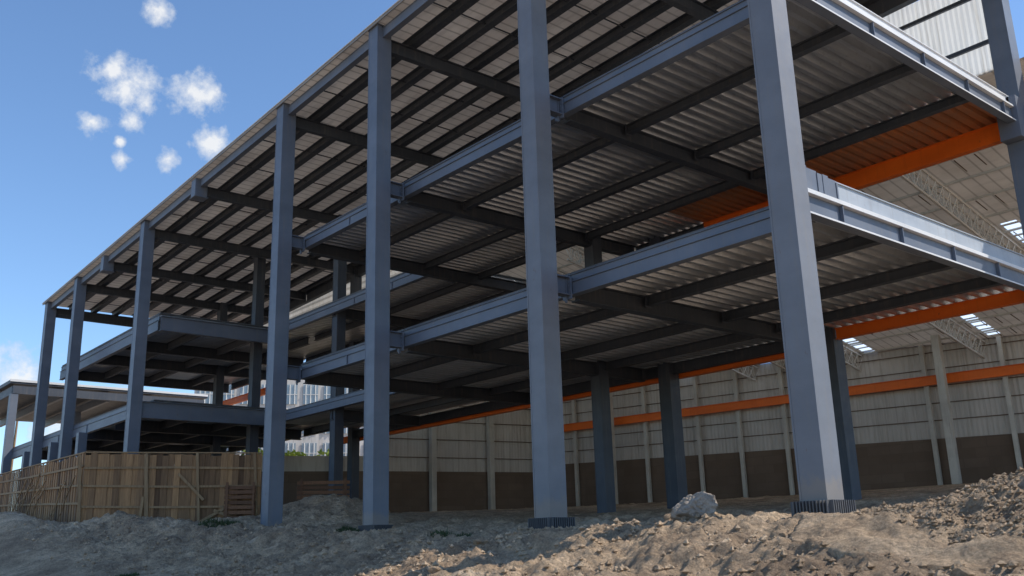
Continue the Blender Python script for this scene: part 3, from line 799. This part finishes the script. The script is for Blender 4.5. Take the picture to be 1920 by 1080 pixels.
# ---------------------------------------------------------------- earth heaps, rocks, rubble
HX, HY, HRX, HRY, HH = 5.35, -.9, 4.1, 2.5, .78
def heap(name, cx, cy, rx, ry, hgt, label, step=.045, mat='heap', sharp=1.0, seed=0.):
    m = MB(); nx2 = int(3.3*rx/step); ny2 = int(3.3*ry/step); x0, y0 = cx-1.65*rx, cy-1.65*ry
    for j in range(ny2+1):
        for i in range(nx2+1):
            x = x0+3.3*rx*i/nx2; y = y0+3.3*ry*j/ny2
            a = math.atan2((y-cy)/ry, (x-cx)/rx); q_ = math.hypot((x-cx)/rx, (y-cy)/ry)
            q_ *= 1 + .18*noise.noise(Vector((math.cos(a)*1.6+seed, math.sin(a)*1.6, .5)))
            b = max(0., 1-q_)**.9 * hgt if sharp else math.exp(-q_*q_*1.6)*hgt
            b = hgt * (math.exp(-1.7*q_*q_)*1.12 - .12)
            n2_ = noise.turbulence(Vector((x*3.1, y*3.1, 5+seed)), 4, False)
            n3_ = noise.noise(Vector((x*10, y*10, 2+seed)))
            z = ground_h(x, y, False) + b + ((n2_-.35)*.13 + clod(x, y)*.9 + n3_*.03) * min(1, max(0, 1.25-q_)*2)
            if q_ > 1.15: z = ground_h(x, y, False) - .9*(q_-1.15) - .20
            m.v.append(Vector((x, y, z)))
    c = nx2+1
    m.f = [(j*c+i, j*c+i+1, (j+1)*c+i+1, (j+1)*c+i) for j in range(ny2) for i in range(nx2)]; m.t = [.5]*len(m.f)
    o = m.build(name, mat, smooth=True); return tag(o, label, 'heap', 'heaps of earth')
heap('earth_heap', HX, HY, HRX, HRY, HH, 'large gravelly heap of earth rising to the right edge in front of the corner column', seed=1)
heap('earth_heap', -19.2, 2.5, 2.9, 2.2, .85, 'grey heap of earth between two blue columns left of centre', step=.09, seed=4)

def rock_mesh(r, seed, sub=3, sq=(1, .8, .7), rough=.05):
    import bmesh
    rnd = random.Random(seed); pl = []
    for _ in range(17):
        n_ = Vector([rnd.gauss(0, 1) for _ in range(3)]).normalized(); pl.append((n_, rnd.uniform(.68, .98)))
    bm = bmesh.new(); bmesh.ops.create_icosphere(bm, subdivisions=sub, radius=1)
    for v in bm.verts:
        c = v.co.normalized(); k = min([1.15] + [d_/c.dot(n_) for n_, d_ in pl if c.dot(n_) > .05])
        k += (noise.turbulence(c*3.1+Vector((seed, 0, 0)), 4, True) - .5) * rough * 2
        v.co = Vector((c.x*sq[0], c.y*sq[1], c.z*sq[2])) * r * k
    me = bpy.data.meshes.new('rock'); bm.to_mesh(me); bm.free(); return me
me = rock_mesh(.36, 5.1, 5, (1.0, .8, .80), .10); me.materials.append(M['rock'])
o = bpy.data.objects.new('boulder', me); col.objects.link(o); o.location = (-1.66, -.95, -.55)
tag(o, 'large pale chalky boulder lying left of the corner column base', 'boulder')
rocks = [rock_mesh(.1, s*2.1, 2) for s in range(6)]
for r in rocks: r.materials.append(M['stone'])
zones = [('small pale stone among the rubble in the foreground', 'loose stones')]
random.seed(21)
for k in range(70):
    x = random.uniform(-14, 4.5); y = random.uniform(-4.6, -.4)
    o = bpy.data.objects.new('stone', random.choice(rocks)); col.objects.link(o)
    s = random.choice((.35, .5, .6, .8, 1.1)); o.scale = (s, s*random.uniform(.7, 1.1), s*random.uniform(.6, .9)); o.rotation_euler = (0, 0, random.uniform(0, 6))
    o.location = (x, y, ground_h(x, y) + .02*s)
    tag(o, 'small pale stone lying on the broken earth in the foreground', 'stone', 'loose stones on the broken earth')
m = MB(); ico = rocks
def add_stone(m, x, y, z, r):
    k = len(m.v); a = random.uniform(0, 6.28)
    pts = [(1,0,0),(0,1,0),(-1,0,0),(0,-1,0),(0,0,.8),(0,0,-.8)]
    ca, sa = math.cos(a), math.sin(a)
    for p_ in pts:
        j = random.uniform(.6, 1.2)*r; m.v.append(Vector((x+(p_[0]*ca-p_[1]*sa)*j, y+(p_[0]*sa+p_[1]*ca)*j, z+p_[2]*j)))
    for f in ((0,1,4),(1,2,4),(2,3,4),(3,0,4),(1,0,5),(2,1,5),(3,2,5),(0,3,5)): m.f.append(tuple(k+i for i in f)); m.t.append(.5)
for k in range(16000):
    x = random.uniform(-26, 7.5) if random.random() < .35 else random.uniform(-12, 5); y = -5.4 + 5.6*random.random()**.9
    if noise.noise(Vector((x*.7, y*.9, 9))) < random.uniform(-.35, .25): continue
    r = random.choice((.008, .012, .012, .018, .018, .024, .04, .06)); z = ground_h(x, y) 
    add_stone(m, x, y, z + r*.3, r)
for k in range(15000):
    a = random.uniform(0, 6.28); q_ = math.sqrt(random.random()); x = HX+HRX*q_*math.cos(a); y = HY+HRY*q_*math.sin(a)
    q2 = q_*(1 + .18*noise.noise(Vector((math.cos(a)*1.6+1, math.sin(a)*1.6, .5))))
    n2_ = noise.turbulence(Vector((x*3.1, y*3.1, 6)), 4, False); n3_ = noise.noise(Vector((x*10, y*10, 3)))
    z = ground_h(x, y, False) + HH*(math.exp(-1.7*q2*q2)*1.12-.12) + ((n2_-.35)*.13+clod(x, y)*.9+n3_*.03)*min(1, max(0, 1.25-q2)*2)
    r = random.choice((.01, .014, .018, .022, .03, .042)); add_stone(m, x, y, z+r*.3, r)
tag(m.build('rubble', 'stone'), 'loose gravel and clods scattered over the broken ground', 'rubble', kind='stuff')

random.seed(5)
for k in range(16):     # broken pieces round the boulder
    a = random.uniform(0, 6.28); q_ = random.uniform(.3, .75); x = -1.66+q_*math.cos(a)*1.2; y = -1.0+q_*math.sin(a)*.8
    o = bpy.data.objects.new('stone', random.choice(rocks)); col.objects.link(o); sc_ = random.uniform(.6, 1.6)
    o.scale = (sc_, sc_*.8, sc_*.8); o.rotation_euler = (random.uniform(0, 1), 0, random.uniform(0, 6)); o.location = (x, y, ground_h(x, y)+.02)
    tag(o, 'broken stone lying against the chalky boulder', 'stone', 'broken stones round the boulder')
# weeds
def weed(x, y, r, h, label):
    z = ground_h(x, y); m = MB()
    for _ in range(int(520*r/.4)):
        a = random.uniform(0, 6.28); q_ = math.sqrt(random.random())*r; bx, by = x+math.cos(a)*q_, y+math.sin(a)*q_*.7
        bz = ground_h(bx, by)-.02; hh = h*random.uniform(.4, 1)*(1-.5*q_/r); lx, ly = random.gauss(0, .35)*hh, random.gauss(0, .35)*hh; w_ = random.uniform(.006, .013)
        u = Vector((random.gauss(0, 1), random.gauss(0, 1), 0)).normalized()*w_
        B = Vector((bx, by, bz)); T = B+Vector((lx, ly, hh)); Mi = B+Vector((lx*.35, ly*.35, hh*.6))
        m.quad(B-u, B+u, Mi+u*.8, Mi-u*.8); m.quad(Mi-u*.8, Mi+u*.8, T)
    tag(m.build('weed_clump', 'weed'), label, 'weeds', 'weed clumps on the broken earth')
weed(-7.4, -1.5, .55, .22, 'dark green weed clump just left of the second column base from the right')
weed(-18.2, -1.5, .8, .3, 'dark green weeds low on the earth left of the third free column')
weed(-13.8, -6.2, .6, .16, 'dark weeds nearest the lower left corner')
weed(-15.2, -5.2, .6, .17, 'second patch of dark weeds right of the lower left corner')
weed(-12.8, -.6, .35, .2, 'small weed clump at the foot of the third column from the right')

# ---------------------------------------------------------------- sky, sun, camera
SUN = Vector((.72, .74, 1.10)).normalized()
world = bpy.data.worlds.new('World'); scn.world = world; world.use_nodes = True
nt = world.node_tree; bg = nt.nodes['Background']; bg.inputs[1].default_value = 1.0
st = nt.nodes.new('ShaderNodeTexSky'); st.sky_type = 'NISHITA'; st.sun_disc = False
st.sun_elevation = math.asin(SUN.z); st.sun_rotation = math.atan2(SUN.x, SUN.y)
st.air_density = 1.0; st.dust_density = .25; st.ozone_density = 2.2; st.altitude = 300
sk = mixc(nt, 1.0, st.outputs[0], (.160, .184, .204), 'MULTIPLY')
tc = nt.nodes.new('ShaderNodeTexCoord'); nv = nt.nodes.new('ShaderNodeVectorMath'); nv.operation = 'NORMALIZE'; nt.links.new(tc.outputs['Generated'], nv.inputs[0])
CL = [((-.8637, .2572, .4334), .030), ((-.8622, .2428, .4440), .021), ((-.8700, .2755, .4250), .016), ((-.8422, .3161, .4368), .024), ((-.8541, .3409, .3929), .020), ((-.8380, .3310, .4360), .016),
      ((-.8739, .3075, .3766), .013), ((-.8892, .267, .3717), .010), ((-.8849, .2371, .4009), .014), ((-.8727, .2698, .407), .012), ((-.8842, .262, .386), .006), ((-.8226, .2705, .5002), .014),
      ((-.964, .21, .163), .036), ((-.9576, .2609, .1219), .035), ((-.9500, .300, .130), .03)]
acc = None
for c, r in CL:
    dn = nt.nodes.new('ShaderNodeVectorMath'); dn.operation = 'DISTANCE'; nt.links.new(nv.outputs[0], dn.inputs[0]); dn.inputs[1].default_value = Vector(c).normalized()
    a = math_n(nt, 'SUBTRACT', 1.0, math_n(nt, 'DIVIDE', dn.outputs['Value'], r))
    acc = a if acc is None else math_n(nt, 'MAXIMUM', acc, a)
n1 = noise_n(nt, nv.outputs[0], 44, 10, .62); n2w = noise_n(nt, nv.outputs[0], 11, 3, .5)
ac = math_n(nt, 'MAXIMUM', acc, -2.0)
dens = math_n(nt, 'ADD', ac, math_n(nt, 'MULTIPLY', math_n(nt, 'SUBTRACT', n1, .5), 3.0))
mask = ramp(nt, dens, [(-.15, (0, 0, 0)), (.35, (.45,) * 3), (1.3, (1, 1, 1))])
soft = ramp(nt, ac, [(0.0, (0, 0, 0)), (.22, (1, 1, 1))])
mk = math_n(nt, 'MULTIPLY', mask, .9)
# keep noise from leaving wisps everywhere: fade outside the cloud radii
wide = math_n(nt, 'ADD', ac, 1.0); fade = ramp(nt, wide, [(.45, (0, 0, 0)), (1.0, (1, 1, 1))])
mk = math_n(nt, 'MULTIPLY', mk, fade)
cc = mixc(nt, ramp(nt, dens, [(.2, (0, 0, 0)), (.9, (1, 1, 1))]), (.62, .70, .82), (.93, .94, .95))
nt.links.new(mixc(nt, mk, sk, cc), bg.inputs[0])
sun = bpy.data.lights.new('sun', 'SUN'); sun.energy = 5.0; sun.angle = math.radians(.53); sun.color = (1.0, .93, .83)
so = bpy.data.objects.new('sun', sun); col.objects.link(so); so.rotation_euler = SUN.to_track_quat('Z', 'Y').to_euler(); so.location = (20, 20, 40)

cam = bpy.data.cameras.new('camera'); co = bpy.data.objects.new('camera', cam); col.objects.link(co)
R = Vector((0.6411399736856198, 0.766905829538957, -0.02819543866597957)); U = Vector((0.21923818433693623, -0.14782842094358112, 0.9644072669209678)); F = Vector((-0.7354414678756198, 0.6245015665156426, 0.26291375153928714))
mt = Matrix((R, U, -F)).transposed().to_4x4(); mt.translation = Vector((8.226646559339487, -12.961012186139804, -1.038088872780106))
co.matrix_world = mt; cam.sensor_width = 36; cam.lens = 36 * 1788.28 / 1920; cam.clip_end = 5000; cam.clip_start = .05
scn.camera = co
scn.view_settings.view_transform = 'Standard'; scn.view_settings.look = 'None'; scn.view_settings.exposure = 0
scn.cycles.max_bounces = 10; scn.cycles.diffuse_bounces = 6
